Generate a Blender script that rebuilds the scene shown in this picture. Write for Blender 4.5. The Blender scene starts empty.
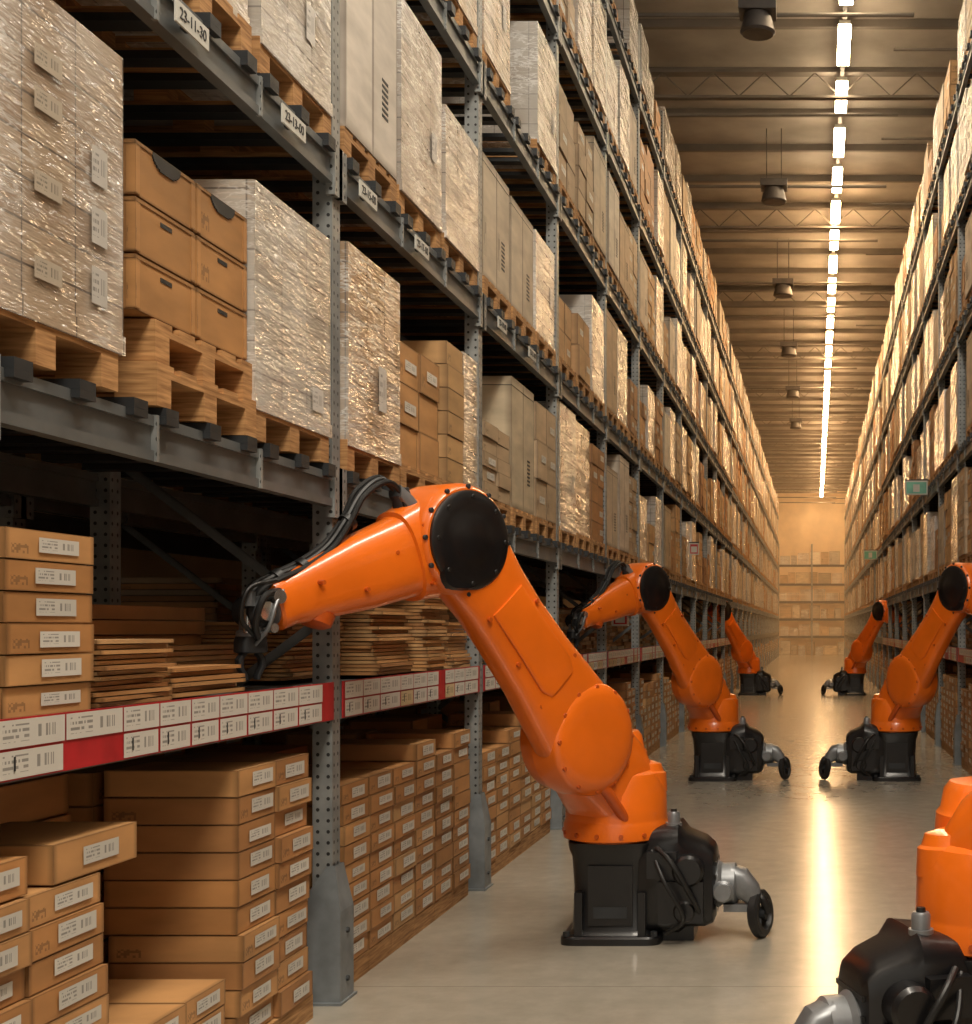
import bpy, math, random
from mathutils import Vector, Matrix
random.seed(7)
R = random.random
def U(a,b): return a+(b-a)*random.random()
scene = bpy.context.scene
try:
    scene.view_settings.view_transform='Standard'
    scene.view_settings.look='None'
except Exception: pass

# ------------------------------------------------------------------ materials
def newmat(name):
    m=bpy.data.materials.new(name); m.use_nodes=True
    nt=m.node_tree; b=nt.nodes['Principled BSDF']
    return m,nt,b
def N(nt,t,**kw):
    n=nt.nodes.new(t)
    for k,v in kw.items():
        if k in n.inputs: n.inputs[k].default_value=v
        else: setattr(n,k,v)
    return n
def L(nt,a,b): nt.links.new(a,b)
def ramp(nt,fac,c0,c1,p0=0.0,p1=1.0):
    r=nt.nodes.new('ShaderNodeValToRGB'); r.color_ramp.elements[0].position=p0; r.color_ramp.elements[1].position=p1
    r.color_ramp.elements[0].color=(*c0,1); r.color_ramp.elements[1].color=(*c1,1)
    L(nt,fac,r.inputs[0]); return r.outputs[0]
def mixc(nt,fac,a,b,mode='MIX'):
    m=nt.nodes.new('ShaderNodeMix'); m.data_type='RGBA'; m.blend_type=mode
    for s,v in ((0,fac),(6,a),(7,b)):
        if hasattr(v,'is_linked'): L(nt,v,m.inputs[s])
        elif s==0: m.inputs[s].default_value=v
        else: m.inputs[s].default_value=(*v,1)
    return m.outputs[2]
def math_(nt,op,a,b=None,c=None):
    m=nt.nodes.new('ShaderNodeMath'); m.operation=op
    for i,v in enumerate((a,b,c)):
        if v is None: continue
        if hasattr(v,'is_linked'): L(nt,v,m.inputs[i])
        else: m.inputs[i].default_value=v
    return m.outputs[0]
def pos(nt,scale=(1,1,1)):
    g=nt.nodes.new('ShaderNodeNewGeometry'); mp=nt.nodes.new('ShaderNodeMapping'); mp.inputs['Scale'].default_value=scale
    L(nt,g.outputs['Position'],mp.inputs[0]); return mp.outputs[0]
def noise(nt,vec,scale,detail=3,rough=.5):
    n=N(nt,'ShaderNodeTexNoise'); n.inputs['Scale'].default_value=scale; n.inputs['Detail'].default_value=detail; n.inputs['Roughness'].default_value=rough
    L(nt,vec,n.inputs['Vector']); return n.outputs[0]
def mrange(nt,v,a,b_,c,d):
    r=nt.nodes.new('ShaderNodeMapRange')
    for i,x in enumerate((a,b_,c,d)): r.inputs[i+1].default_value=x
    L(nt,v,r.inputs[0]); return r.outputs[0]
def bump(nt,b,h,strength=.2,dist=.01,sock='Normal'):
    n=N(nt,'ShaderNodeBump'); n.inputs['Strength'].default_value=strength; n.inputs['Distance'].default_value=dist
    L(nt,h,n.inputs['Height']); L(nt,n.outputs[0],b.inputs[sock])
def attr(nt,name='Col'):
    a=nt.nodes.new('ShaderNodeAttribute'); a.attribute_name=name; return a.outputs['Color']
def uvn(nt,name):
    a=nt.nodes.new('ShaderNodeUVMap'); a.uv_map=name; return a.outputs[0]

def plain(name,col,rough=.5,metal=0,nscale=6,namt=.25,coat=0,bmp=0.0):
    m,nt,b=newmat(name)
    n=noise(nt,pos(nt),nscale,4)
    c=ramp(nt,n,tuple(x*(1-namt) for x in col),tuple(min(1,x*(1+namt)) for x in col),.3,.7)
    L(nt,c,b.inputs['Base Color']); b.inputs['Roughness'].default_value=rough; b.inputs['Metallic'].default_value=metal
    b.inputs['Coat Weight'].default_value=coat; b.inputs['Coat Roughness'].default_value=.12
    if bmp: bump(nt,b,noise(nt,pos(nt),nscale*8,3),bmp,.004)
    return m

def m_card():
    m,nt,b=newmat('cardboard')
    n=noise(nt,pos(nt,(1,1,3)),3,4); f=math_(nt,'MULTIPLY_ADD',n,.9,.58)
    sc=nt.nodes.new('ShaderNodeVectorMath'); sc.operation='SCALE'; L(nt,attr(nt),sc.inputs[0]); L(nt,f,sc.inputs['Scale'])
    sep=nt.nodes.new('ShaderNodeSeparateXYZ'); L(nt,uvn(nt,'UVN'),sep.inputs[0]); u=sep.outputs[0]; v=sep.outputs[1]
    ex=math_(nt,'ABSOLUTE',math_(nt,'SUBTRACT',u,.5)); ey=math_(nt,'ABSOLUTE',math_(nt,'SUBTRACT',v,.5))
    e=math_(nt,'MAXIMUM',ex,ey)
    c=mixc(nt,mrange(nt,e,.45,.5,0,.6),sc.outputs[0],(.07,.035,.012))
    sc2=nt.nodes.new('ShaderNodeSeparateColor'); L(nt,attr(nt),sc2.inputs[0])
    on=math_(nt,'GREATER_THAN',math_(nt,'FRACT',math_(nt,'MULTIPLY',sc2.outputs[0],137)),.5)
    w2=nt.nodes.new('ShaderNodeTexWhiteNoise'); w2.noise_dimensions='2D'
    cv=nt.nodes.new('ShaderNodeCombineXYZ'); L(nt,math_(nt,'FLOOR',math_(nt,'MULTIPLY',u,45)),cv.inputs[0]); L(nt,math_(nt,'FLOOR',math_(nt,'MULTIPLY',v,11)),cv.inputs[1]); L(nt,cv.outputs[0],w2.inputs[0])
    reg=math_(nt,'MULTIPLY',math_(nt,'MULTIPLY',math_(nt,'GREATER_THAN',u,.06),math_(nt,'LESS_THAN',u,.24)),math_(nt,'MULTIPLY',math_(nt,'GREATER_THAN',v,.18),math_(nt,'LESS_THAN',v,.5)))
    k=math_(nt,'MULTIPLY',math_(nt,'MULTIPLY',reg,on),math_(nt,'MULTIPLY',math_(nt,'GREATER_THAN',w2.outputs[0],.5),.45))
    c=mixc(nt,k,c,(.05,.03,.02))
    L(nt,c,b.inputs['Base Color']); b.inputs['Roughness'].default_value=.55
    bump(nt,b,noise(nt,pos(nt),12,2),.12,.006)
    return m
def m_wrap():
    m,nt,b=newmat('stretch_wrapped_cartons')
    br=nt.nodes.new('ShaderNodeTexBrick'); L(nt,uvn(nt,'UVMap'),br.inputs[0])
    br.offset=.0; br.inputs['Scale'].default_value=1; br.inputs['Brick Width'].default_value=.272; br.inputs['Row Height'].default_value=.118
    br.inputs['Mortar Size'].default_value=.005; br.inputs['Mortar Smooth'].default_value=.6
    br.inputs['Color1'].default_value=(1,1,1,1); br.inputs['Color2'].default_value=(.66,.57,.48,1); br.inputs['Mortar'].default_value=(.16,.12,.09,1)
    c=mixc(nt,1.0,attr(nt),br.outputs[0],'MULTIPLY')
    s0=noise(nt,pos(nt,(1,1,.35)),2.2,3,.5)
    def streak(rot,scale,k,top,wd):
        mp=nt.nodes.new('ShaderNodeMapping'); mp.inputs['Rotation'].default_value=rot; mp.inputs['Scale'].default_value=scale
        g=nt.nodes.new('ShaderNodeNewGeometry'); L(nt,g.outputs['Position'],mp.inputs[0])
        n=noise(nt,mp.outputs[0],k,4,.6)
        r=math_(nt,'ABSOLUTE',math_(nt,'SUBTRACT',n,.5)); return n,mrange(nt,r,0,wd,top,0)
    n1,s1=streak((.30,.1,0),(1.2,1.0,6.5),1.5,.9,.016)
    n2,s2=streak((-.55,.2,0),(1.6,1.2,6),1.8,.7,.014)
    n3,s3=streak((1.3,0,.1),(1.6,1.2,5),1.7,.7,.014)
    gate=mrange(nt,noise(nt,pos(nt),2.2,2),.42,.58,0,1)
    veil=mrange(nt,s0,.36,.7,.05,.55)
    crease_glint=math_(nt,'MULTIPLY',math_(nt,'MAXIMUM',s1,math_(nt,'MAXIMUM',s2,s3)),gate)  # pale film wrinkles, with their glossy highlights put into the base colour
    f=math_(nt,'MINIMUM',math_(nt,'ADD',veil,crease_glint),.94)
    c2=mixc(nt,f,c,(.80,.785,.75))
    L(nt,c2,b.inputs['Base Color']); b.inputs['Roughness'].default_value=.4
    b.inputs['Coat Weight'].default_value=1; b.inputs['Coat Roughness'].default_value=.08; b.inputs['Coat IOR'].default_value=1.9
    h=math_(nt,'ADD',math_(nt,'ADD',n1,n2),n3)
    bump(nt,b,h,1.0,.045,'Coat Normal')
    return m
def m_label():
    m,nt,b=newmat('printed_label')
    sep=nt.nodes.new('ShaderNodeSeparateXYZ'); L(nt,uvn(nt,'UVN'),sep.inputs[0]); u=sep.outputs[0]; v=sep.outputs[1]
    w=nt.nodes.new('ShaderNodeTexWhiteNoise'); w.noise_dimensions='1D'; L(nt,math_(nt,'FLOOR',math_(nt,'MULTIPLY',u,60)),w.inputs['W'])
    bar=math_(nt,'GREATER_THAN',w.outputs[0],.5)
    inx=math_(nt,'MULTIPLY',math_(nt,'GREATER_THAN',u,.55),math_(nt,'LESS_THAN',u,.9))
    iny=math_(nt,'MULTIPLY',math_(nt,'GREATER_THAN',v,.3),math_(nt,'LESS_THAN',v,.75))
    b1=math_(nt,'MULTIPLY',math_(nt,'MULTIPLY',inx,iny),bar)
    w2=nt.nodes.new('ShaderNodeTexWhiteNoise'); w2.noise_dimensions='2D'
    cv=nt.nodes.new('ShaderNodeCombineXYZ'); L(nt,math_(nt,'FLOOR',math_(nt,'MULTIPLY',u,40)),cv.inputs[0]); L(nt,math_(nt,'FLOOR',math_(nt,'MULTIPLY',v,9)),cv.inputs[1]); L(nt,cv.outputs[0],w2.inputs[0])
    rows=math_(nt,'GREATER_THAN',math_(nt,'FRACT',math_(nt,'MULTIPLY',v,4.5)),.5)
    tx=math_(nt,'MULTIPLY',math_(nt,'MULTIPLY',math_(nt,'GREATER_THAN',w2.outputs[0],.4),rows),math_(nt,'MULTIPLY',math_(nt,'GREATER_THAN',u,.07),math_(nt,'LESS_THAN',u,.45)))
    tx=math_(nt,'MULTIPLY',tx,math_(nt,'MULTIPLY',math_(nt,'GREATER_THAN',v,.2),math_(nt,'LESS_THAN',v,.84)))
    f=math_(nt,'MINIMUM',math_(nt,'ADD',b1,tx),1)
    c=mixc(nt,math_(nt,'MULTIPLY',f,.6),attr(nt),(.05,.05,.05)); L(nt,c,b.inputs['Base Color']); b.inputs['Roughness'].default_value=.45
    return m
def m_post():
    m,nt,b=newmat('perforated_steel')
    sep=nt.nodes.new('ShaderNodeSeparateXYZ'); L(nt,uvn(nt,'UVMap'),sep.inputs[0])
    u=math_(nt,'SUBTRACT',math_(nt,'FRACT',math_(nt,'MULTIPLY',sep.outputs[0],21)),.5); v=math_(nt,'SUBTRACT',math_(nt,'FRACT',math_(nt,'MULTIPLY',sep.outputs[1],20)),.5)
    d=math_(nt,'ADD',math_(nt,'MULTIPLY',u,u),math_(nt,'MULTIPLY',v,v)); h=math_(nt,'LESS_THAN',d,.028)
    n=noise(nt,pos(nt),9,3); c0=ramp(nt,n,(.20,.215,.215),(.33,.34,.33),.3,.7)
    L(nt,mixc(nt,h,c0,(.03,.03,.03)),b.inputs['Base Color']); b.inputs['Roughness'].default_value=.45; b.inputs['Metallic'].default_value=.3
    return m
def m_floor():
    m,nt,b=newmat('polished_concrete')
    n1=noise(nt,pos(nt),.6,5,.6); n2=noise(nt,pos(nt,(1,1,1)),7,6,.65)
    c=ramp(nt,n1,(.29,.26,.205),(.38,.345,.28),.3,.7); c=mixc(nt,.3,c,ramp(nt,n2,(.22,.195,.15),(.46,.42,.35),.25,.75))
    mp=nt.nodes.new('ShaderNodeMapping'); mp.inputs['Location'].default_value=(6.9,1.5,0)
    br=nt.nodes.new('ShaderNodeTexBrick'); g=nt.nodes.new('ShaderNodeNewGeometry'); L(nt,g.outputs['Position'],mp.inputs[0]); L(nt,mp.outputs[0],br.inputs[0])
    br.offset=0; br.inputs['Scale'].default_value=1; br.inputs['Brick Width'].default_value=14; br.inputs['Row Height'].default_value=8; br.inputs['Mortar Size'].default_value=.004
    br.inputs['Color1'].default_value=br.inputs['Color2'].default_value=(1,1,1,1); br.inputs['Mortar'].default_value=(.6,.58,.54,1)
    L(nt,mixc(nt,1,c,br.outputs[0],'MULTIPLY'),b.inputs['Base Color'])
    L(nt,mrange(nt,n2,0,1,.13,.26),b.inputs['Roughness'])
    b.inputs['Specular IOR Level'].default_value=.62
    bump(nt,b,noise(nt,pos(nt),1.6,3),.05,.02)
    return m
def m_wood():
    m,nt,b=newmat('pallet_wood')
    n=noise(nt,pos(nt,(2,2,30)),3,4); c=ramp(nt,n,(.22,.10,.03),(.54,.30,.12),.3,.7)
    L(nt,mixc(nt,.5,c,mixc(nt,1,c,attr(nt),'MULTIPLY')),b.inputs['Base Color']); b.inputs['Roughness'].default_value=.75
    return m
def m_emit(name,col,s):
    m,nt,b=newmat(name); b.inputs['Base Color'].default_value=(*col,1); b.inputs['Emission Color'].default_value=(*col,1); b.inputs['Emission Strength'].default_value=s; return m

CARD=m_card(); WRAP=m_wrap(); LABEL=m_label(); POST=m_post(); WOOD=m_wood(); FLOOR=m_floor()
STEEL=plain('painted_rack_steel',(.14,.15,.15),.42,.3,5,.2)
DARK=plain('dark_steel',(.03,.033,.036),.5,.3)
GUARD=plain('column_guard_steel',(.20,.22,.23),.5,.2,7,.25)
RED=plain('red_plastic',(.45,.02,.025),.4)
ORANGE=plain('orange_paint',(.80,.155,.008),.30,0,3,.10,.5)
ORANGE2=plain('dark_orange_paint',(.50,.08,.006),.4,0,3,.12,.2)
BLACK=plain('black_casting',(.006,.006,.007),.33,0,8,.3,.2,.1)
RUBBER=plain('black_rubber',(.009,.009,.009),.45)
ALU=plain('cast_aluminium',(.22,.23,.24),.38,.5,9,.2)
CHROME=plain('bright_metal',(.6,.6,.58),.25,.9)
WHITE=plain('white_plate',(.55,.55,.5),.5,0,5,.05)
GREEN=plain('green_sign',(.16,.46,.34),.4)
HEAT=plain('heater_casing',(.07,.06,.055),.5,.2)
CEIL=plain('ceiling_sheet',(.30,.27,.235),.7,0,1.2,.2)
GIRD=plain('ceiling_steel',(.15,.13,.11),.6,.2,1.5,.2)
WALL=plain('painted_wall',(.75,.60,.42),.7,0,1,.12)
TUBE=m_emit('strip_light_diffuser',(1,.91,.76),36)
TUBEM=m_emit('strip_light_diffuser_warm',(1,.76,.48),56)
TUBEW=m_emit('strip_light_diffuser_amber',(1,.63,.31),98)

# ------------------------------------------------------------------ mesh builder
class MB:
    def __init__(s): s.v=[];s.f=[];s.m=[];s.uv=[];s.un=[];s.c=[];s.sm=[];s.mats=[]
    def mi(s,m):
        if m not in s.mats: s.mats.append(m)
        return s.mats.index(m)
    def face(s,idx,mat,uv=None,un=None,col=(1,1,1),smooth=False):
        k=len(idx); s.f.append(idx); s.m.append(s.mi(mat)); s.sm.append(smooth)
        s.uv += uv or [(0,0)]*k; s.un += un or [(.5,.5)]*k; s.c += [(*col,1)]*k
    def box(s,x0,x1,y0,y1,z0,z1,mat,col=(1,1,1),rot=0,skip=()):
        if x0>x1:x0,x1=x1,x0
        if y0>y1:y0,y1=y1,y0
        b=len(s.v); cx,cy=(x0+x1)/2,(y0+y1)/2; c_,s_=math.cos(rot),math.sin(rot)
        for z in(z0,z1):
            for (x,y) in((x0,y0),(x1,y0),(x1,y1),(x0,y1)):
                if rot: dx,dy=x-cx,y-cy; x,y=cx+dx*c_-dy*s_,cy+dx*s_+dy*c_
                s.v.append((x,y,z))
        w,d,h=x1-x0,y1-y0,z1-z0
        Q=[(0,0),(1,0),(1,1),(0,1)]
        for nm,idx,(a,c) in (('b',(0,3,2,1),(d,w)),('t',(4,5,6,7),(w,d)),('-y',(0,1,5,4),(w,h)),('+x',(1,2,6,5),(d,h)),('+y',(2,3,7,6),(w,h)),('-x',(3,0,4,7),(d,h))):
            if nm in skip: continue
            s.face(tuple(b+i for i in idx),mat,[(q[0]*a,q[1]*c) for q in Q],Q,col)
    def quad(s,p,mat,col=(1,1,1)):
        b=len(s.v); s.v+=[tuple(q) for q in p]; s.face((b,b+1,b+2,b+3),mat,[(0,0),(1,0),(1,1),(0,1)],[(0,0),(1,0),(1,1),(0,1)],col)
    def lathe(s,o,axis,prof,mat,seg=32,cap=True):
        o=Vector(o); ax=Vector(axis).normalized(); t=Vector((0,0,1)) if abs(ax.z)<.9 else Vector((1,0,0))
        e1=ax.cross(t).normalized(); e2=ax.cross(e1); base=len(s.v)
        for (h,r) in prof:
            for i in range(seg):
                a=2*math.pi*i/seg; s.v.append(tuple(o+ax*h+e1*(r*math.cos(a))+e2*(r*math.sin(a))))
        n=len(prof)
        for j in range(n-1):
            for i in range(seg):
                k=(i+1)%seg; s.face((base+j*seg+i,base+j*seg+k,base+(j+1)*seg+k,base+(j+1)*seg+i),mat,smooth=True)
        if cap:
            s.face(tuple(base+i for i in range(seg))[::-1],mat); s.face(tuple(base+(n-1)*seg+i for i in range(seg)),mat)
    def loft(s,secs,mat,seg=36,ex=3.0,cap=True):
        base=len(s.v)
        for c,A,B,a,b_ in secs:
            c=Vector(c);A=Vector(A);B=Vector(B)
            for i in range(seg):
                t=2*math.pi*i/seg; ct,st=math.cos(t),math.sin(t)
                x=math.copysign(abs(ct)**(2/ex),ct)*a; y=math.copysign(abs(st)**(2/ex),st)*b_
                s.v.append(tuple(c+A*x+B*y))
        n=len(secs)
        for j in range(n-1):
            for i in range(seg):
                k=(i+1)%seg; s.face((base+j*seg+i,base+j*seg+k,base+(j+1)*seg+k,base+(j+1)*seg+i),mat,smooth=True)
        if cap:
            s.face(tuple(base+i for i in range(seg))[::-1],mat); s.face(tuple(base+(n-1)*seg+i for i in range(seg)),mat)
    def tube(s,pts,r,mat,seg=10,sub=8):
        P=[Vector(p) for p in pts]; P=[P[0]*2-P[1]]+P+[P[-1]*2-P[-2]]; out=[]
        for i in range(1,len(P)-2):
            for j in range(sub):
                t=j/sub; p0,p1,p2,p3=P[i-1],P[i],P[i+1],P[i+2]
                out.append(.5*((2*p1)+(p2-p0)*t+(2*p0-5*p1+4*p2-p3)*t*t+(3*p1-p0-3*p2+p3)*t**3))
        out.append(P[-2]); base=len(s.v); up=Vector((.3,.2,.93)).normalized()
        for i,p in enumerate(out):
            d=(out[min(i+1,len(out)-1)]-out[max(i-1,0)]).normalized(); e1=d.cross(up).normalized(); up=e1.cross(d)
            for k in range(seg):
                a=2*math.pi*k/seg; s.v.append(tuple(p+e1*(r*math.cos(a))+up*(r*math.sin(a))))
        for j in range(len(out)-1):
            for i in range(seg):
                k=(i+1)%seg; s.face((base+j*seg+i,base+j*seg+k,base+(j+1)*seg+k,base+(j+1)*seg+i),mat,smooth=True)
    def obj(s,name,parent=None,sharp=35):
        me=bpy.data.meshes.new(name); me.from_pydata(s.v,[],s.f)
        for m in s.mats: me.materials.append(m)
        me.polygons.foreach_set('material_index',s.m); me.polygons.foreach_set('use_smooth',s.sm)
        u=me.uv_layers.new(name='UVMap'); u.data.foreach_set('uv',[x for p in s.uv for x in p])
        u=me.uv_layers.new(name='UVN'); u.data.foreach_set('uv',[x for p in s.un for x in p])
        ca=me.color_attributes.new(name='Col',type='FLOAT_COLOR',domain='CORNER'); ca.data.foreach_set('color',[x for p in s.c for x in p])
        me.update()
        if any(s.sm): me.set_sharp_from_angle(angle=math.radians(sharp))
        o=bpy.data.objects.new(name,me); scene.collection.objects.link(o)
        if parent: o.parent=parent
        return o

# ------------------------------------------------------------------ room
XL,XR=-2.19,1.78
Y0=3.57-2.7*2; NB=31; YE=Y0+2.7*NB
def slab(name,x0,x1,y0,y1,z0,z1,mat):
    b=MB(); b.box(x0,x1,y0,y1,z0,z1,mat); return b.obj(name)
slab('floor',-8,8,-9,90,-.1,0,FLOOR)
slab('wall_left',-8.1,-8,-9,90,0,10.8,WALL); slab('wall_right',8,8.1,-9,90,0,10.8,WALL)
slab('wall_back',-8,8,90,90.1,0,10.8,WALL); slab('ceiling',-8,8,-9,90,10.7,10.8,CEIL)
g=MB()
y=-6
while y<90:
    g.box(-8,8,y,y+.09,10.58,10.7,GIRD); y+=1.75
y=.5
while y<90:
    g.box(-8,8,y,y+.12,10.42,10.46,GIRD); g.box(-8,8,y,y+.12,10.02,10.06,GIRD)
    x=-7.6
    while x<7.6:
        for (xa,xb) in((x,x+.4),(x+.8,x+.4)):
            g.quad([(xa-.015,y+.06,10.06),(xa+.015,y+.06,10.06),(xb+.015,y+.06,10.43),(xb-.015,y+.06,10.43)],GIRD)
        x+=.8
    y+=7
y=4
while y<90:
    g.lathe((-3.6,y,9.75),(1,0,0),[(0,.03),(4.9,.03)],GIRD,8); g.lathe((1.1,y+1.2,9.8),(1,0,0),[(0,.022),(2.6,.022)],GIRD,8); y+=3.5
for x in(-3.2,2.9): g.box(x,x+.08,-6,90,10.35,10.5,GIRD)
g.obj('ceiling_girders')
t=MB(); y=7.3
while y<88:
    T=TUBE if y<17 else (TUBEM if y<26 else TUBEW)
    t.box(.33,.51,y,y+1.25,10.13,10.2,T); t.box(.34,.50,y-.02,y+1.27,10.2,10.25,WHITE); y+=2.0
t.box(.39,.45,6,88,10.25,10.31,GIRD)
for k in range(20): t.box(.41,.43,8+k*4,8.02+k*4,10.31,10.7,GIRD)
t.obj('strip_light_row')
for k in range(6):
    h=MB(); yy=17.7+7*k
    h.box(-.98,-.5,yy-.2,yy+.2,9.62,9.74,HEAT); h.lathe((-.74,yy,9.36),(0,0,1),[(0,.2),(.03,.23),(.26,.17)],HEAT,20)
    h.box(-.88,-.865,yy,yy+.015,9.74,10.7,HEAT); h.box(-.615,-.6,yy,yy+.015,9.74,10.7,HEAT)
    h.obj('ceiling_heater')
# ------------------------------------------------------------------ racks
LV=[2.40,3.86,5.38,6.88,8.36]
def rack(name,xf,sg):
    b=MB(); D=1.1
    def bx(a0,a1,*r,**k): b.box(xf-sg*a0,xf-sg*a1,*r,**k)
    for i in range(NB+1):
        yp=Y0+2.7*i
        bx(0.0,.09,yp-.05,yp+.05,0,9.15,POST); bx(D-.09,D,yp-.05,yp+.05,0,9.15,POST)
        bx(-.06,.14,yp-.11,yp+.11,0,.012,GUARD)
        for ys in(-1,1):
            ya=yp+ys*.09
            def P(a,z,yy): return (xf+sg*a,yy,z)
            f=[P(.05,.012,ya),P(-.10,.012,ya),P(-.10,.50,ya),P(-.02,.62,yp+ys*.056),P(.015,.62,yp+ys*.056),P(.05,.42,ya)]
            bi=len(b.v); b.v+=f; b.face(tuple(range(bi,bi+6)),GUARD)
        b.quad([P(.05,.012,yp-.09),P(.05,.012,yp+.09),P(.05,.42,yp+.09),P(.05,.42,yp-.09)],GUARD)
        b.quad([P(.05,.42,yp-.09),P(.05,.42,yp+.09),P(.015,.62,yp+.056),P(.015,.62,yp-.056)],GUARD)
        for zz in(.1,.32): b.lathe((xf+sg*.05,yp,zz),(sg,0,0),[(0,.014),(.01,.012)],DARK,8)
        z=.25; k=0
        while z<8.6:
            a0,a1=(.09,D-.09) if k%2==0 else (D-.09,.09)
            x0,x1=xf-sg*a0,xf-sg*a1
            b.quad([(x0,yp-.02,z),(x1,yp-.02,z+.7),(x1,yp-.02,z+.745),(x0,yp-.02,z+.045)],STEEL)
            b.quad([(x0,yp+.02,z),(x1,yp+.02,z+.7),(x1,yp+.02,z+.745),(x0,yp+.02,z+.045)],STEEL)
            z+=.75;k+=1
    for i in range(NB):
        y0=Y0+2.7*i+.05; y1=y0+2.6
        for zt in LV:
            for f in(0,1):
                o=-.012 if f==0 else D-.04
                bx(o,o+.05,y0,y1,zt-.15,zt-.115,STEEL); bx(o,o+.05,y0,y1,zt-.035,zt,STEEL); bx(o+.012,o+.045,y0,y1,zt-.115,zt-.035,STEEL)
            bx(-.022,.02,y0-.07,y0+.03,zt-.2,zt+.03,POST); bx(-.022,.02,y1-.03,y1+.07,zt-.2,zt+.03,POST)
            for q in(.9,1.75): bx(-.02,.0,y0+q,y0+q+.018,zt-.152,zt+.003,POST)
            if i<14:
                for k in range(3):
                    for q in(.02,.35,.67):
                        yy=y0+.04+k*.865+q; bx(-.04,D-.05,yy,yy+.09,zt+.0005,zt+.03,DARK); bx(-.04,-.014,yy,yy+.09,zt-.025,zt+.0,DARK)
        bx(0,D,y0,y1,1.40,1.43,STEEL); bx(-.005,.03,y0,y1,1.28,1.45,STEEL)
    return b.obj(name)
rack('pallet_rack',XL,1); rack('pallet_rack',XR,-1)
for (src,dx) in(('pallet_rack',-1.45),('pallet_rack.001',1.45)):
    o=bpy.data.objects[src].copy(); o.location.x=dx; scene.collection.objects.link(o)

# ------------------------------------------------------------------ goods
KR=[(.43,.205,.07),(.48,.25,.095),(.38,.18,.065),(.52,.30,.125),(.45,.26,.115)]
LT=[(.50,.41,.29),(.56,.48,.38),(.42,.295,.175),(.47,.34,.21),(.62,.56,.47),(.42,.35,.27)]
WR=[(.44,.33,.21),(.50,.42,.32),(.37,.25,.15),(.56,.51,.43),(.46,.37,.26),(.42,.38,.32)]
def jit(c,a=.12):
    k=1+U(-a,a); return tuple(x*k for x in c)
def pallet(b,xf,sg,y0,z,w=.8,d=1.2):
    c=jit((1,.95,.9),.25)
    def bx(a0,a1,*r): b.box(xf-sg*a0,xf-sg*a1,*r,WOOD,c)
    for k in range(3):
        ya=y0+k*(w-.1)/2
        bx(0,d,ya,ya+.1,z,z+.022)
        for q in(0,(d-.14)/2,d-.14): bx(q,q+.14,ya,ya+.1,z+.022,z+.10)
    for q in(0,(d-.14)/2,d-.14): bx(q,q+.14,y0,y0+w,z+.10,z+.122)
    n=5
    for k in range(n):
        ya=y0+k*(w-.12)/(n-1); bx(0,d,ya,ya+.12,z+.122,z+.144)
def label(b,xf,sg,ya,yb,za,zb,col=(.6,.58,.54)):
    p=[(xf,ya,za),(xf,yb,za),(xf,yb,zb),(xf,ya,zb)]
    if sg<0:p=[p[1],p[0],p[3],p[2]]
    b.quad(p,LABEL,col)
def stack(b,xf,sg,y0,w,d,z0,nx,ny,hs,cols,mat=CARD,gap=.004,lab=0,jx=.01,rot=.0,off=0):
    z=z0
    for h in hs:
        for i in range(nx):
            for j in range(ny):
                dx=U(-jx,jx); a0=off+i*d/nx+gap+dx; a1=off+(i+1)*d/nx-gap+dx
                ya=y0+j*w/ny+gap; yb=y0+(j+1)*w/ny-gap
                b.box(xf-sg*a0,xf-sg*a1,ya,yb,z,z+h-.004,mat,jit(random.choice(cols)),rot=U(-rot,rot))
                if lab and i==0 and R()<lab:
                    xx=xf-sg*(a0-.004); lw=min(.21,(yb-ya)*U(.46,.62)); lh=min(.055,h*U(.42,.6)); yc=ya+(yb-ya)*U(.53,.63); zc=z+h*U(.44,.56)
                    label(b,xx,sg,yc-lw/2,yc+lw/2,zc-lh/2,zc+lh/2,jit((.60,.58,.52),.1))
        z+=h
    return z
def wrapbox(b,xf,sg,y0,w,d,z0,h,col,bands=True):
    x0,x1=xf,xf-sg*d
    b.box(x0,x1,y0,y0+w,z0,z0+h,WRAP,col)
    b.box(xf+sg*.006,x1,y0-.004,y0+w+.004,z0-.03,z0+.03,WRAP,tuple(min(1,c*1.1) for c in col))
def load(b,xf,sg,y0,z,hmax,far,kind=None,h=None,col=None):
    w=.8; pallet(b,xf,sg,y0,z,w)
    z+=.146; r=R() if kind is None else kind; hh=hmax*U(.72,1.0); h=h or hh; f=xf+sg*U(-.02,.02)
    if r<.48:
        wrapbox(b,f,sg,y0+.01,w-.02,1.16,z,h,col or jit(random.choice(WR)))
        if R()<.7:
            yl=y0+U(.45,.6); zl=z+h*U(.15,.55)
            label(b,f+sg*.006,sg,yl,yl+.1,zl,zl+.16)
    elif r<.68:
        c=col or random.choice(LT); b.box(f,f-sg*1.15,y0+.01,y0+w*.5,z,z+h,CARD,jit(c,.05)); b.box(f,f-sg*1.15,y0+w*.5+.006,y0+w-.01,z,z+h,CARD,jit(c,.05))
        b.box(f+sg*.002,f-sg*1.152,y0+.008,y0+w-.008,z+h*.93,z+h*.935,DARK)
        for q in range(7): b.box(f,f+sg*.002,y0+w*.68,y0+w*.8,z+h*.22+q*.03,z+h*.22+q*.03+.014,DARK)
    elif r<.93:
        nl=random.choice([3,4,5,6]); 
        if far: nl=min(nl,4)
        stack(b,f,sg,y0,w,1.16,z,1 if far else 2,2,[h/nl]*nl,[random.choice(KR+LT[2:4])],lab=.5,rot=.0 if far else .01)
    else:
        nl=random.choice([2,3]); stack(b,f,sg,y0+.05,w-.15,1.0,z,1,2,[h*.6/nl]*nl,[random.choice(KR)],lab=.3)
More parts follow.
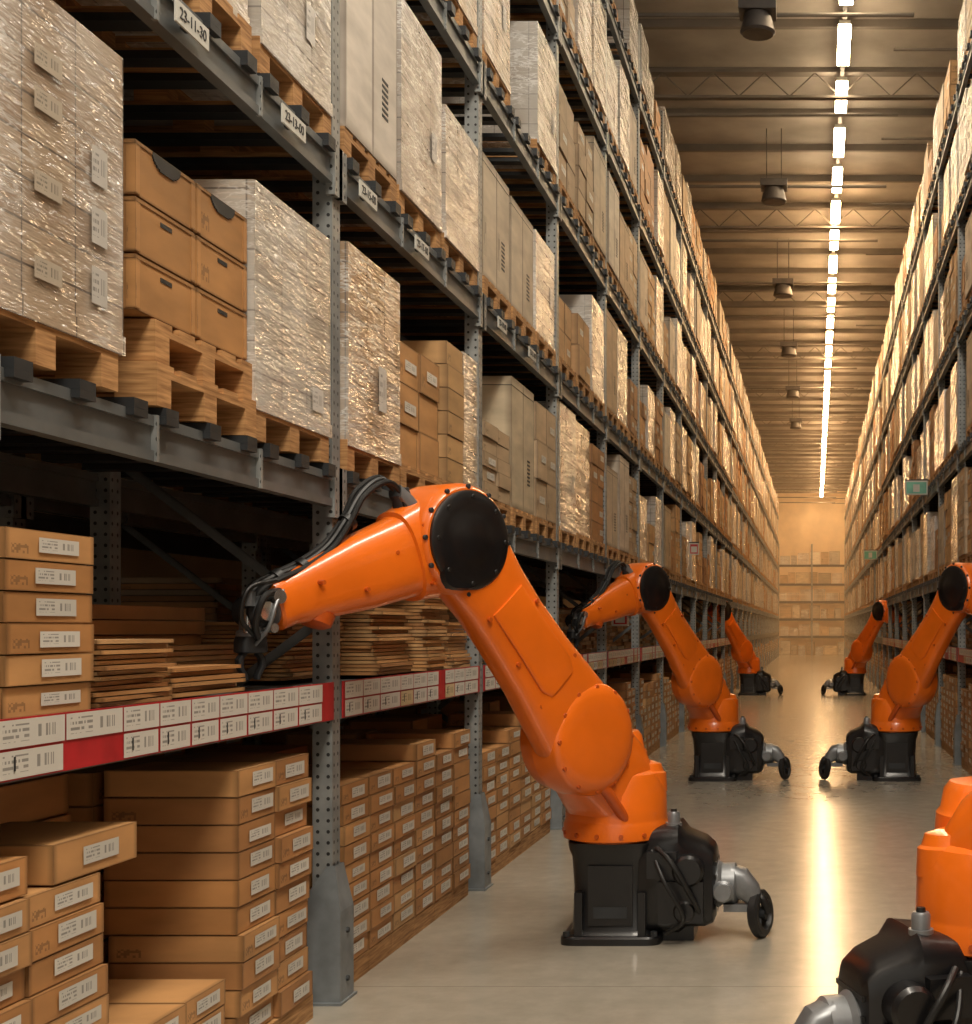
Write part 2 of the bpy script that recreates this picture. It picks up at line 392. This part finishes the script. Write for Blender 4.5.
FIX={(2,1,0):(.1,1.0,(.42,.36,.29)),(2,1,1):(.1,1.05,(.44,.36,.26)),(2,1,2):(.1,1.1,(.42,.38,.32)),
     (3,1,0):(.6,1.12,(.58,.53,.46)),(3,1,1):(.1,1.0,(.32,.27,.22)),(3,1,2):(.1,.76,(.42,.35,.27)),
     (4,1,0):(.6,.82,(.52,.44,.33)),(4,1,1):(.6,.80,(.52,.44,.33)),(4,0,0):(.8,.5,None),(4,0,1):(.6,.95,(.50,.41,.28))}
def goods(name,xf,sg,special=False):
    b=MB()
    for i in range(NB):
        yb=Y0+2.7*i+.05; far=i>10
        for li,zt in enumerate(LV):
            for k in range(3):
                if special and li==0 and i in(2,3): continue
                if special and i==1 and li==0 and k==2: continue
                fx=FIX.get((i,li,k)) if special else None
                if fx is None and R()<(.05 if not far else .1): continue
                a=fx or (None,None,None)
                load(b,xf+sg*.0,sg,yb+.03+k*.865+U(0,.03),zt+.032 if i<14 else zt+.001,1.08 if li<4 else .85,far,*a)
        if not(special and i in(2,3)):
            yy=yb+.05
            while yy<yb+2.2:
                w=U(.3,.75); w=min(w,yb+2.58-yy)
                hh=U(.12,.62); n=max(2,int(hh/(.04 if not far else .09)))
                stack(b,xf-sg*.30,sg,yy,w,.75,1.432,1,1,[hh/n]*n,KR[:2]+LT[2:4],jx=.03,rot=0.02,lab=.0)
                yy+=w+U(.01,.06)
        if not(special and i==2):
            yy=yb+.08
            while yy<yb+2.25:
                w=.385; n=random.choice([8,9,9,10]) if R()<.85 else 6
                stack(b,xf-sg*.01,sg,yy,w,.55,.11,1,1,[.095]*n,[random.choice(KR),KR[0]],lab=.9,jx=.008,rot=.006)
                b.box(xf-sg*.02,xf-sg*1.0,yy,yy+w,.0,.105,WOOD,(.8,.75,.7))
                stack(b,xf-sg*.6,sg,yy,w,.45,.11,1,1,[.19]*random.choice([4,5]),[random.choice(KR)],jx=.01)
                yy+=w+.006
    return b.obj(name)
goods('palletized_goods',XL,1,True); goods('palletized_goods',XR,-1)
for (src,dx) in(('palletized_goods',-1.45),('palletized_goods.001',1.45)):
    o=bpy.data.objects[src].copy(); o.location.x=dx; scene.collection.objects.link(o)

# ---- hero loads, near bay
def single(name,fn):
    b=MB(); fn(b); return b.obj(name)
def P1(b):
    pallet(b,XL+.03,1,3.45,2.432)
    wrapbox(b,XL+.03,1,3.46,.82,1.16,2.578,.90,(.38,.28,.185))
    for zz in(2.80,2.98,3.16): label(b,XL+.038,1,4.08,4.17,zz-.13,zz-.02,(.5,.48,.44))
    for zz in(2.70,2.94,3.17,3.29): label(b,XL+.038,1,3.78,3.92,zz-.03,zz+.03,(.42,.36,.28))
single('wrapped_pallet_load',P1)
def P2(b):
    pallet(b,XL+.03,1,4.50,2.432); pallet(b,XL+.01,1,4.53,2.578)
    z=2.73
    for k in range(3):
        for (ya,yb2) in((4.86,5.28),(4.42,4.84)):
            for a in(0,.37,.74):
                c=jit((.37,.185,.065),.12); x0=XL-a-.36; x1=XL-a-.002; zt=z+.178
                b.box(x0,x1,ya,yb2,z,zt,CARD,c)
                b.box(x0-.003,x1+.003,ya-.003,yb2+.003,zt-.014,zt-.004,CARD,tuple(q*.75 for q in c))
                for yy in(ya-.002,yb2-.028): b.box(x1-.03,x1+.003,yy,yy+.03,z+.004,zt-.015,CARD,tuple(q*1.15 for q in c))
                if a==0 and k==2:
                    ym=(ya+yb2)/2
                    for j in range(7):
                        hw=.10*math.sqrt(max(0,1-(j/7)**2)); b.box(x1-.01,x1+.0045,ym-hw,ym+hw,zt-.004-.007*(j+1),zt-.004-.007*j,DARK)
                elif a==0: b.box(x1-.01,x1+.002,ya+.17,yb2-.17,zt-.05,zt-.035,DARK)
        z+=.185
single('carton_tray_stack',P2)
def P3(b):
    pallet(b,XL+.02,1,5.32,2.432); wrapbox(b,XL+.02,1,5.31,.83,1.12,2.578,.86,(.46,.43,.37))
    label(b,XL+.028,1,5.90,6.03,2.64,2.74)
single('wrapped_pallet_load',P3)
def P4(b):
    pallet(b,XL+.02,1,6.36,2.432); wrapbox(b,XL+.02,1,6.37,.80,1.1,2.578,.92,(.38,.25,.13))
    label(b,XL+.028,1,6.80,6.92,2.78,3.0)
single('wrapped_pallet_load',P4)
def P5(b):
    pallet(b,XL,1,7.25,2.432); stack(b,XL-.02,1,7.27,.78,1.1,2.578,2,2,[.22]*3,[KR[1]],lab=.5)
single('carton_pallet_load',P5)
def P6(b):
    pallet(b,XL,1,8.14,2.432); stack(b,XL,1,8.17,.38,1.1,2.578,1,1,[.14]*6,[(.47,.28,.12)],gap=.002,jx=.004); wrapbox(b,XL-.005,1,8.555,.40,1.09,2.585,.84,(.44,.34,.22))
single('carton_pallet_load',P6)
def S(b):
    stack(b,XL-.01,1,3.72,.46,.6,1.452,1,1,[.088]*6,[KR[0],KR[1]],lab=1,jx=.01,rot=.01)
    stack(b,XL-.01,1,3.62-.02,.10,.6,1.452,1,1,[.088]*6,[KR[0]],jx=.01)
    stack(b,XL-.04,1,4.25,.5,.7,1.452,1,1,[.0165]*13,KR,jx=.03,rot=.04)
    stack(b,XL-.10,1,4.85,.6,.8,1.452,1,1,[.018]*6,KR,jx=.03,rot=.04)
    stack(b,XL-.36,1,5.0,1.1,.7,1.434,1,1,[.022]*9,KR,jx=.03,rot=.01)
    stack(b,XL-.55,1,4.3,1.85,.5,1.434,1,1,[.06]*6,[KR[0],KR[2]],jx=.01)
single('flat_pack_cartons',S)
def S2(b):
    stack(b,XL-.28,1,6.42,.72,.7,1.452,1,1,[.02]*14,KR,jx=.03,rot=.03)
    stack(b,XL-.12,1,7.2,.62,.7,1.452,1,1,[.02]*18,KR,jx=.03,rot=.03)
    stack(b,XL-.05,1,7.9,.4,.7,1.452,1,1,[.02]*22,KR,jx=.03,rot=.03)
    stack(b,XL-.05,1,8.4,.45,.7,1.452,1,1,[.022]*13,KR,jx=.03,rot=.03)
single('flat_pack_cartons',S2)
def G1(b):
    stack(b,XL,1,5.22,.74,.52,.11,1,2,[.105]*10,[KR[0],KR[1],KR[2]],lab=1,jx=.016,rot=.014)
    b.box(XL,XL-1.05,5.2,5.98,0,.105,WOOD)
    stack(b,XL-.55,1,5.22,.74,.5,.11,1,1,[.13]*8,[KR[2],KR[0]],jx=.012)
single('carton_stack',G1)
def G0(b):
    b.box(XL,XL-1.05,3.4,5.15,0,.105,WOOD)
    stack(b,XL,1,3.42,.82,.55,.107,1,2,[.0935]*9,[KR[0],KR[1]],lab=1,jx=.018,rot=.018)
    stack(b,XL-.02,1,3.98,.5,.42,.952,1,1,[.12],[KR[1]],lab=1,jx=0,rot=.02)
    stack(b,XL-.02,1,3.5,.36,.42,.952,1,1,[.11],[KR[0]],lab=1,jx=0,rot=.02)
    stack(b,XL-.01,1,4.45,.68,.5,.107,1,2,[.095]*3,[KR[0],KR[1]],lab=1,jx=.012,rot=.01)
    stack(b,XL-.6,1,3.45,1.7,.45,.107,1,2,[.15]*7,[KR[2]],jx=.01)
single('carton_stack',G0)

# ---- shelf label strip
def strip(b,xf,sg,bays):
    for i in bays:
        y=Y0+2.7*i+.06; end=y+2.58; xx=xf+sg*.012
        b.box(xf+sg*.0055,xx-sg*.001,y,end,1.285,1.455,RED)
        y+=.02; red=0
        while y<end-.16:
            if R()<.26 and not red: y+=U(.06,.15); red=1; continue
            red=0
            w=U(.2,.34); w=min(w,end-y-.01)
            label(b,xx+sg*.002,sg,y,y+w,1.374,1.450,(.62,.60,.54))
            if R()<.92:
                c=random.choice([(.62,.60,.54),(.62,.60,.54),(.60,.48,.28)])
                label(b,xx+sg*.002,sg,y,y+w*.97,1.29,1.366,c)
                ya=y+w*.22; b.box(xx+sg*.003,xx+sg*.004,ya,ya+.008,1.31,1.35,DARK)
            y+=w+.008
b=MB(); strip(b,XL,1,range(0,14)); b.obj('shelf_price_labels')
b=MB(); strip(b,XR,-1,range(0,14)); b.obj('shelf_price_labels')
bp=bpy.data.objects.new('beam_location_sign',None); scene.collection.objects.link(bp)
for k,(yy,zz,tx) in enumerate([(4.72,3.775,'23-11-30'),(5.64,3.775,'23-13-00'),(6.58,3.775,'23-15-00'),(7.48,3.775,'23-17-00'),(9.4,3.775,'23-19-00'),(10.4,3.775,'23-21-00')]):
    b=MB(); b.box(XL+.042,XL+.049,yy-.125,yy+.125,zz-.038,zz+.038,WHITE); b.box(XL+.012,XL+.042,yy-.02,yy+.02,zz-.02,zz+.02,DARK); b.obj('plate_%d'%k,bp)
    c=bpy.data.curves.new('digits_%d'%k,'FONT'); c.body=tx; c.size=.056; c.align_x='CENTER'; c.align_y='CENTER'; c.extrude=.001
    c.materials.append(DARK); o=bpy.data.objects.new('digits_%d'%k,c); scene.collection.objects.link(o); o.parent=bp
    o.location=(XL+.0505,yy,zz); o.rotation_euler=(math.pi/2,0,math.pi/2)
def sign(name,x0,x1,y,z0,z1,mat):
    b=MB(); b.box(x0,x1,y,y+.04,z0,z1,WHITE); b.box(x0+.02,x1-.02,y-.004,y,z0+.02,z0+(z1-z0)*.9,mat)
    b.box((x0+x1)/2-.05,(x0+x1)/2+.05,y-.006,y-.001,z0+(z1-z0)*.2,z1-.06,WHITE)
    b.box(x0 if x0<0 else x0,x1 if x0<0 else x1+.02,y+.01,y+.03,z1,z1+.02,DARK)
    b.obj(name)
sign('exit_sign',1.40,1.75,21.3,3.77,3.99,GREEN); sign('exit_sign',1.35,1.72,38,3.6,3.85,GREEN)
sign('fire_sign',-2.15,-1.98,23.4,2.95,3.15,RED); sign('fire_sign',-2.15,-1.97,14.5,1.72,1.9,RED)

# ---- end rack across the aisle
b=MB()
for zt in [1.2,2.3,3.4,4.5,5.7]:
    b.box(-2.3,1.9,86.5,86.6,zt-.14,zt,DARK); b.box(-2.3,1.9,86.55,87.6,zt-.05,zt-.02,STEEL)
for x in(-2.35,.0-.25,1.85): b.box(x,x+.1,86.45,86.6,0,7,POST)
b.obj('pallet_rack')
b=MB()
for zt in [0,1.2,2.3,3.4,4.5,5.7]:
    x=-2.2
    while x<1.6:
        w=U(.4,.9); h=U(.5,.9); b.box(x,x+w-.05,86.6,87.4,zt,zt+h,random.choice([CARD,CARD,WRAP]),jit(random.choice(LT),.35)); x+=w
b.obj('palletized_goods')

# ------------------------------------------------------------------ robot
u_=Vector((-.56,-.829,0)).normalized(); n_=Vector((-u_.y,u_.x,0)); Z=Vector((0,0,1))
def A(s,y,z): return u_*s+n_*y+Z*z
def bolts(b,c,ax,r,n,br,mat,h=.012,a0=0,a1=2*math.pi):
    ax=Vector(ax).normalized(); t=Z if abs(ax.z)<.9 else Vector((1,0,0)); e1=ax.cross(t).normalized(); e2=ax.cross(e1)
    for i in range(n):
        a=a0+(a1-a0)*i/n; b.lathe(Vector(c)+e1*(r*math.cos(a))+e2*(r*math.sin(a)),ax,[(0,br),(h,br),(h+.002,br*.8)],mat,8)
def path_loft(b,pts,mat,seg=36,ex=3.0,yc=0):
    secs=[]
    for i,p in enumerate(pts):
        q0=pts[max(i-1,0)]; q1=pts[min(i+1,len(pts)-1)]
        d=Vector((q1[0]-q0[0],q1[1]-q0[1])); d.normalize(); pn=(-d.y,d.x)
        secs.append((A(p[0],p[4],p[1]), u_*pn[0]+Z*pn[1], n_, p[2], p[3]))
    b.loft(secs,mat,seg,ex)
def lerp_path(p0,p1,prof):
    return [(p0[0]+(p1[0]-p0[0])*t,p0[1]+(p1[1]-p0[1])*t,a,l,yc) for t,a,l,yc in prof]
def build_robot():
    parts={}
    b=MB()
    X=Vector((1,0,0)); Y=Vector((0,1,0))
    b.loft([((0,0,z),X,Y,a,a) for z,a in((0,.275),(.035,.275),(.045,.265))],BLACK,40,8)
    b.loft([((0,0,z),X,Y,a,a) for z,a in((.045,.24),(.07,.222),(.3,.215),(.46,.225),(.5,.24),(.54,.245))],BLACK,40,5)
    for sx in(-1,1):
        for sy in(-1,1):
            b.lathe((sx*.235,sy*.235,.045),Z,[(0,.02),(.025,.02)],DARK,6); b.box(sx*.17-.02,sx*.17+.02,sy*.25,sy*.15,.045,.28,BLACK)
    b.box(-.12,.12,-.235,-.2,.1,.42,BLACK); b.box(-.09,.09,-.242,-.2,.14,.2,DARK)
    parts['base_pedestal']=b
    b=MB()
    b.loft([((x,-.02,z),Y,Z,a,c) for x,z,a,c in((.15,.3,.2,.25),(.22,.33,.21,.29),(.36,.34,.21,.30),(.40,.33,.19,.26),(.5,.31,.17,.24),(.545,.3,.16,.21),(.56,.3,.13,.18))],BLACK,36,5)
    b.box(.22,.44,-.14,.14,0,.1,BLACK); b.box(.26,.5,-.27,-.2,.12,.34,BLACK); b.box(.2,.36,-.28,-.2,.36,.5,BLACK)
    b.lathe((.42,-.3,.40),Y,[(0,.07),(.02,.085),(.5,.085)],BLACK,24); b.lathe((.40,-.28,.18),Y,[(0,.05),(.01,.06),(.2,.06)],BLACK,20)
    for zz in(.2,.27,.34,.41): b.box(.505,.565,-.16,.12,zz,zz+.018,RUBBER)
    b.tube([(.25,-.24,.52),(.34,-.33,.45),(.45,-.3,.25),(.5,-.22,.12)],.014,RUBBER)
    b.tube([(.22,-.22,.5),(.3,-.35,.36),(.4,-.33,.16),(.3,-.26,.06)],.012,RUBBER)
    parts['drive_housing']=b
    b=MB()
    b.lathe((.33,-.12,.61),Z,[(0,.045),(.03,.045),(.03,.034),(.08,.034),(.09,.028)],ALU,20)
    b.lathe((.33,-.12,.70),Z,[(0,.018),(.015,.016)],RUBBER,12)
    b.lathe((.54,-.03,.29),X,[(0,.125),(.03,.13),(.05,.115),(.12,.115),(.14,.09),(.18,.075)],ALU,28)
    b.loft([((.64,-.04,.31),Y,Z,.08,.09),((.69,-.05,.30),Y,Vector((.4,0,.9)),.08,.085),((.74,-.06,.25),Y,Vector((.8,0,.6)),.065,.065),((.77,-.07,.2),Y,Vector((1,0,.2)),.05,.045)],ALU,24,3)
    bolts(b,(.55,-.03,.29),(-1,0,0),.12,8,.012,DARK,.01)
    b.lathe((.60,-.15,.27),(0,-1,0),[(0,.06),(.02,.06),(.03,.045),(.06,.045)],ALU,20)
    b.box(.60,.74,-.12,.05,.15,.19,ALU)
    parts['gear_motor']=b
    b=MB(); ax=Vector((.93,-.35,.1)).normalized(); c=Vector((.80,-.06,.131))
    b.lathe(c-ax*.03,ax,[(0,.09),(.0,.115),(.012,.13),(.048,.13),(.06,.115),(.06,.09),(.04,.08),(.02,.08),(0,.09)],RUBBER,36,cap=False)
    b.lathe(c-ax*.035,ax,[(0,.03),(.07,.03)],DARK,16)
    for k in range(5):
        a=2*math.pi*k/5; e1=ax.cross(Z).normalized(); e2=ax.cross(e1); b.tube([c,c+(e1*math.cos(a)+e2*math.sin(a))*.085],.01,DARK,8,2)
    b.tube([(.75,-.06,.24),(.81,-.09,.22),c+ax*.05],.022,RUBBER)
    parts['castor_wheel']=b
    b=MB()
    b.lathe((0,0,.54),Z,[(0,.26),(.015,.29),(.09,.29),(.105,.282),(.12,.28),(.26,.275),(.36,.235),(.42,.14),(.44,.02)],ORANGE,48)
    path_loft(b,[(-.08,.62,.2,.2,0),(.0,.75,.24,.22,0),(.12,.90,.26,.2,.01),(.26,1.03,.26,.16,.03),(.36,1.10,.25,.13,.04)],ORANGE,36,3)
    b.lathe(A(.39,-.13,1.12),n_,[(0,.17),(.03,.2),(.05,.26),(.07,.275),(.16,.285),(.175,.275)],ORANGE,44)
    b.lathe(A(-.11,-.08,.82),Z+u_*.06,[(0,.17),(.18,.165),(.20,.15),(.27,.14),(.30,.12),(.315,.05)],ORANGE,28)
    b.lathe(A(-.10,.10,.80),Z+u_*-.06,[(0,.14),(.10,.13),(.11,.115),(.15,.10),(.17,.03)],ORANGE,28)
    for k in range(14):
        a=2*math.pi*k/14; b.lathe((.285*math.cos(a),.285*math.sin(a),.585),(math.cos(a),math.sin(a),0),[(0,.013),(.014,.012)],ORANGE2,8)
    path_loft(b,[(.14,.66,.03,.03,.2),(.3,.84,.03,.03,.2),(.42,.92,.03,.02,.18)],ORANGE2,16,2)
    parts['rotating_column']=b
    b=MB(); S0=(.39,1.12); S1=(1.23,2.115)
    b.lathe(A(S0[0],.03,S0[1]),n_,[(0,.285),(.01,.298),(.16,.298),(.18,.288),(.197,.262),(.207,.225),(.212,.17),(.214,.05)],ORANGE,56)
    bolts(b,A(S0[0],.205,S0[1]),n_,.272,12,.013,ORANGE2,.018)
    path_loft(b,lerp_path(S0,S1,[(0,.27,.10,.12),(.12,.27,.105,.12),(.25,.25,.105,.115),(.4,.225,.10,.11),(.6,.21,.10,.10),(.75,.212,.10,.10),(.88,.23,.10,.10),(1,.245,.09,.09)]),ORANGE,40,3.2)
    path_loft(b,lerp_path(S0,S1,[(.30,.10,.012,.213),(.35,.13,.014,.213),(.55,.12,.014,.205),(.72,.12,.012,.197)]),ORANGE,28,3)
    for t,o in((.3,-.17),(.33,.17),(.5,-.15),(.62,.15),(.72,-.15)):
        c=(S0[0]+(S1[0]-S0[0])*t,S0[1]+(S1[1]-S0[1])*t); b.lathe(A(c[0]-o*.76,.19,c[1]+o*.65),n_,[(0,.013),(.014,.012)],ORANGE2,10)
    b.lathe(A(S1[0],-.14,S1[1]),n_,[(0,.22),(.02,.25),(.05,.272),(.28,.272),(.31,.26),(.325,.245),(.33,.2)],ORANGE,48)
    bolts(b,A(S1[0],.175,S1[1]),n_,.255,12,.012,DARK,.012)
    parts['upper_arm']=b
    b=MB()
    b.lathe(A(S1[0],.18,S1[1]),n_,[(0,.236),(.02,.236),(.032,.22),(.036,.17),(.038,.12),(.044,.11),(.046,.01)],BLACK,40)
    bolts(b,A(S1[0],.205,S1[1]),n_,.205,8,.011,RUBBER,.012)
    b.loft([(A(S1[0]+.06,.19,S1[1]-.14),u_,Z,.12,.1),(A(S1[0]+.06,.213,S1[1]-.14),u_,Z,.11,.09)],BLACK,24,3)
    parts['elbow_cover']=b
    b=MB(); F1=(2.18,1.79); F0=(1.20,2.13)
    path_loft(b,lerp_path(F0,F1,[(-.15,.19,.12,.02),(-.05,.235,.14,.02),(.05,.25,.15,.02),(.2,.232,.15,.02),(.30,.215,.145,.02),(.305,.195,.13,.02),(.32,.19,.128,.02),(.55,.17,.115,.02),(.72,.142,.10,.02),(.86,.12,.09,.02),(.93,.105,.085,.02),(.94,.11,.09,.02),(.99,.11,.09,.02),(1,.095,.08,.02)]),ORANGE,40,2.7)
    for t,o in((.1,.15),(.24,.13),(.27,-.14),(.4,.05),(.6,-.06),(.8,.04)):
        c=(F0[0]+(F1[0]-F0[0])*t,F0[1]+(F1[1]-F0[1])*t); b.lathe(A(c[0]+o*.33,.10,c[1]+o*.94),n_,[(0,.012),(.07 if t<.3 else .045,.010)],ORANGE2,10)
    b.lathe(A(1.95,.02,1.75),(u_*.33+Z*-.94),[(-.02,.08),(.03,.075),(.045,.05)],ORANGE2,20)
    parts['forearm']=b
    b=MB(); d=(u_*(F1[0]-F0[0])+Z*(F1[1]-F0[1])).normalized()
    b.lathe(A(2.16,.02,1.795),d,[(0,.075),(.03,.08),(.04,.065),(.08,.065)],ALU,24)
    b.lathe(A(2.25,-.06,1.77),n_,[(0,.05),(.02,.065),(.14,.065),(.16,.05)],DARK,24)
    b.lathe(A(2.25,.10,1.77),n_,[(0,.04),(.02,.04),(.025,.02)],CHROME,14)
    b.lathe(A(2.26,.02,1.74),-Z,[(0,.05),(.05,.05),(.055,.062),(.075,.062)],ALU,20)
    b.loft([(A(2.265,.02,z),u_,n_,a,c) for z,a,c in((1.665,.05,.05),(1.64,.06,.045),(1.60,.06,.045),(1.595,.045,.04))],DARK,20,5)
    for sgn in(-1,1):
        b.loft([(A(2.265+sgn*x,.02,z),u_,n_,a,.018) for z,x,a in((1.60,.03,.014),(1.57,.052,.014),(1.54,.052,.012),(1.50,.03,.01),(1.485,.028,.006))],DARK,14,4)
    b.lathe(A(2.22,.09,1.70),n_,[(-.04,.02),(.03,.02)],CHROME,12); b.lathe(A(2.3,.05,1.72),Z,[(-.04,.018),(.06,.018)],CHROME,12)
    b.lathe(A(2.20,.10,1.83),n_,[(-.04,.03),(.03,.03)],CHROME,12); b.box(*(lambda p:(p.x-.02,p.x+.02,p.y-.02,p.y+.02,p.z-.03,p.z+.03))(A(2.32,.09,1.82)),ALU)
    parts['gripper']=b
    b=MB()
    cp=[(1.47,2.20),(1.52,2.33),(1.62,2.375),(1.73,2.30),(1.80,2.18),(1.90,2.06),(2.03,1.97),(2.15,1.92),(2.26,1.86),(2.27,1.77)]
    for k,(oy,oz) in enumerate(((0,0),(.032,-.012),(-.022,.014))):
        b.tube([A(s+.01*math.sin(i*2+k),oy+.03+.010*math.cos(i*1.7+k),z+oz*(.3+.7*(i>1))) for i,(s,z) in enumerate(cp)],.016-.0025*k,RUBBER,10,6)
    for i in(4,6,7): 
        s,z=cp[i]; b.lathe(A(s-.02,.03,z+.0),(u_*.7-Z*.5),[(0,.042),(.03,.042)],RUBBER,16)
    b.tube([A(2.2,.1,1.9),A(2.34,.12,1.86),A(2.36,.1,1.74),A(2.29,.08,1.67)],.010,RUBBER); b.tube([A(2.14,.08,1.88),A(2.22,.13,1.80),A(2.25,.12,1.70),A(2.27,.06,1.63)],.008,ALU)
    b.tube([A(2.16,.08,1.86),A(2.28,.14,1.83),A(2.31,.12,1.72),A(2.27,.08,1.66)],.014,RUBBER)
    b.lathe(A(1.46,.02,2.16),Z+u_*.25,[(0,.06),(.06,.06),(.07,.045),(.14,.04),(.16,.05),(.19,.045)],DARK,20)
    b.loft([(A(1.40,.04,2.2),n_,Z,.05,.045),(A(1.47,.04,2.27),n_,Z,.045,.045),(A(1.53,.04,2.33),n_,Z,.03,.03)],ALU,16,5)
    parts['cable_hoses']=b
    return parts
parts=build_robot(); meshes=None
def place(x,y,mir=1,rz=0):
    global meshes
    e=bpy.data.objects.new('industrial_robot_arm',None); scene.collection.objects.link(e)
    if meshes is None:
        meshes={}
        for k,b in parts.items():
            o=b.obj(k,e); meshes[k]=o.data
    else:
        for k,me in meshes.items():
            o=bpy.data.objects.new(k,me); o.parent=e; scene.collection.objects.link(o)
    e.location=(x,y,0); e.scale=(mir,1,1); e.rotation_euler=(0,0,rz)
place(-1.10,7.6); place(-1.14,15.45); place(-1.68,34.9)
place(.91,15.45,-1); place(1.02,34.9,-1); place(.65,5.05,-1,math.radians(18))

# ------------------------------------------------------------------ self-lit volume added for a warm haze glow at the far end
b=MB(); b.box(-7.9,7.9,36,89.9,.01,10.69,CEIL); hz=b.obj('haze_glow'); hz.data.materials.clear()
m=bpy.data.materials.new('warm_haze_glow'); m.use_nodes=True; nt=m.node_tree; nt.nodes.clear()
out=nt.nodes.new('ShaderNodeOutputMaterial'); ab=nt.nodes.new('ShaderNodeVolumeAbsorption'); em=nt.nodes.new('ShaderNodeEmission'); ad=nt.nodes.new('ShaderNodeAddShader')
ab.inputs['Color'].default_value=(.9,.7,.4,1); ab.inputs['Density'].default_value=.003
em.inputs['Color'].default_value=(1,.52,.20,1); em.inputs['Strength'].default_value=.0030
L(nt,ab.outputs[0],ad.inputs[0]); L(nt,em.outputs[0],ad.inputs[1]); L(nt,ad.outputs[0],out.inputs['Volume'])
hz.data.materials.append(m)

# ------------------------------------------------------------------ lights, world
w=bpy.data.worlds.new('World'); scene.world=w; w.use_nodes=True; w.node_tree.nodes['Background'].inputs[0].default_value=(1,.90,.76,1); w.node_tree.nodes['Background'].inputs[1].default_value=.66
def area(name,loc,rot,sx,sy,p,col):
    l=bpy.data.lights.new(name,'AREA'); l.shape='RECTANGLE'; l.size=sx; l.size_y=sy; l.energy=p; l.color=col
    o=bpy.data.objects.new(name,l); o.location=loc; o.rotation_euler=rot; scene.collection.objects.link(o)
area('added_softlight',(.6,-1,9.8),(math.radians(15),0,0),2.5,4,880,(1,.90,.76))  # unseen softlight added behind the camera to brighten the foreground
area('added_softlight',(.4,5.0,9.9),(0,0,0),.8,4,430,(1,.90,.76))  # narrow unseen softlight added over the near aisle for brightness and highlights

cam=bpy.data.cameras.new('camera'); co=bpy.data.objects.new('camera',cam); scene.collection.objects.link(co); scene.camera=co
co.location=(0,0,1.7); co.rotation_euler=(math.pi/2,0,0); cam.sensor_width=36; cam.lens=36*1371/1024
cam.shift_x=-(815-486)/1024; cam.shift_y=(628-512)/1024; cam.clip_end=300
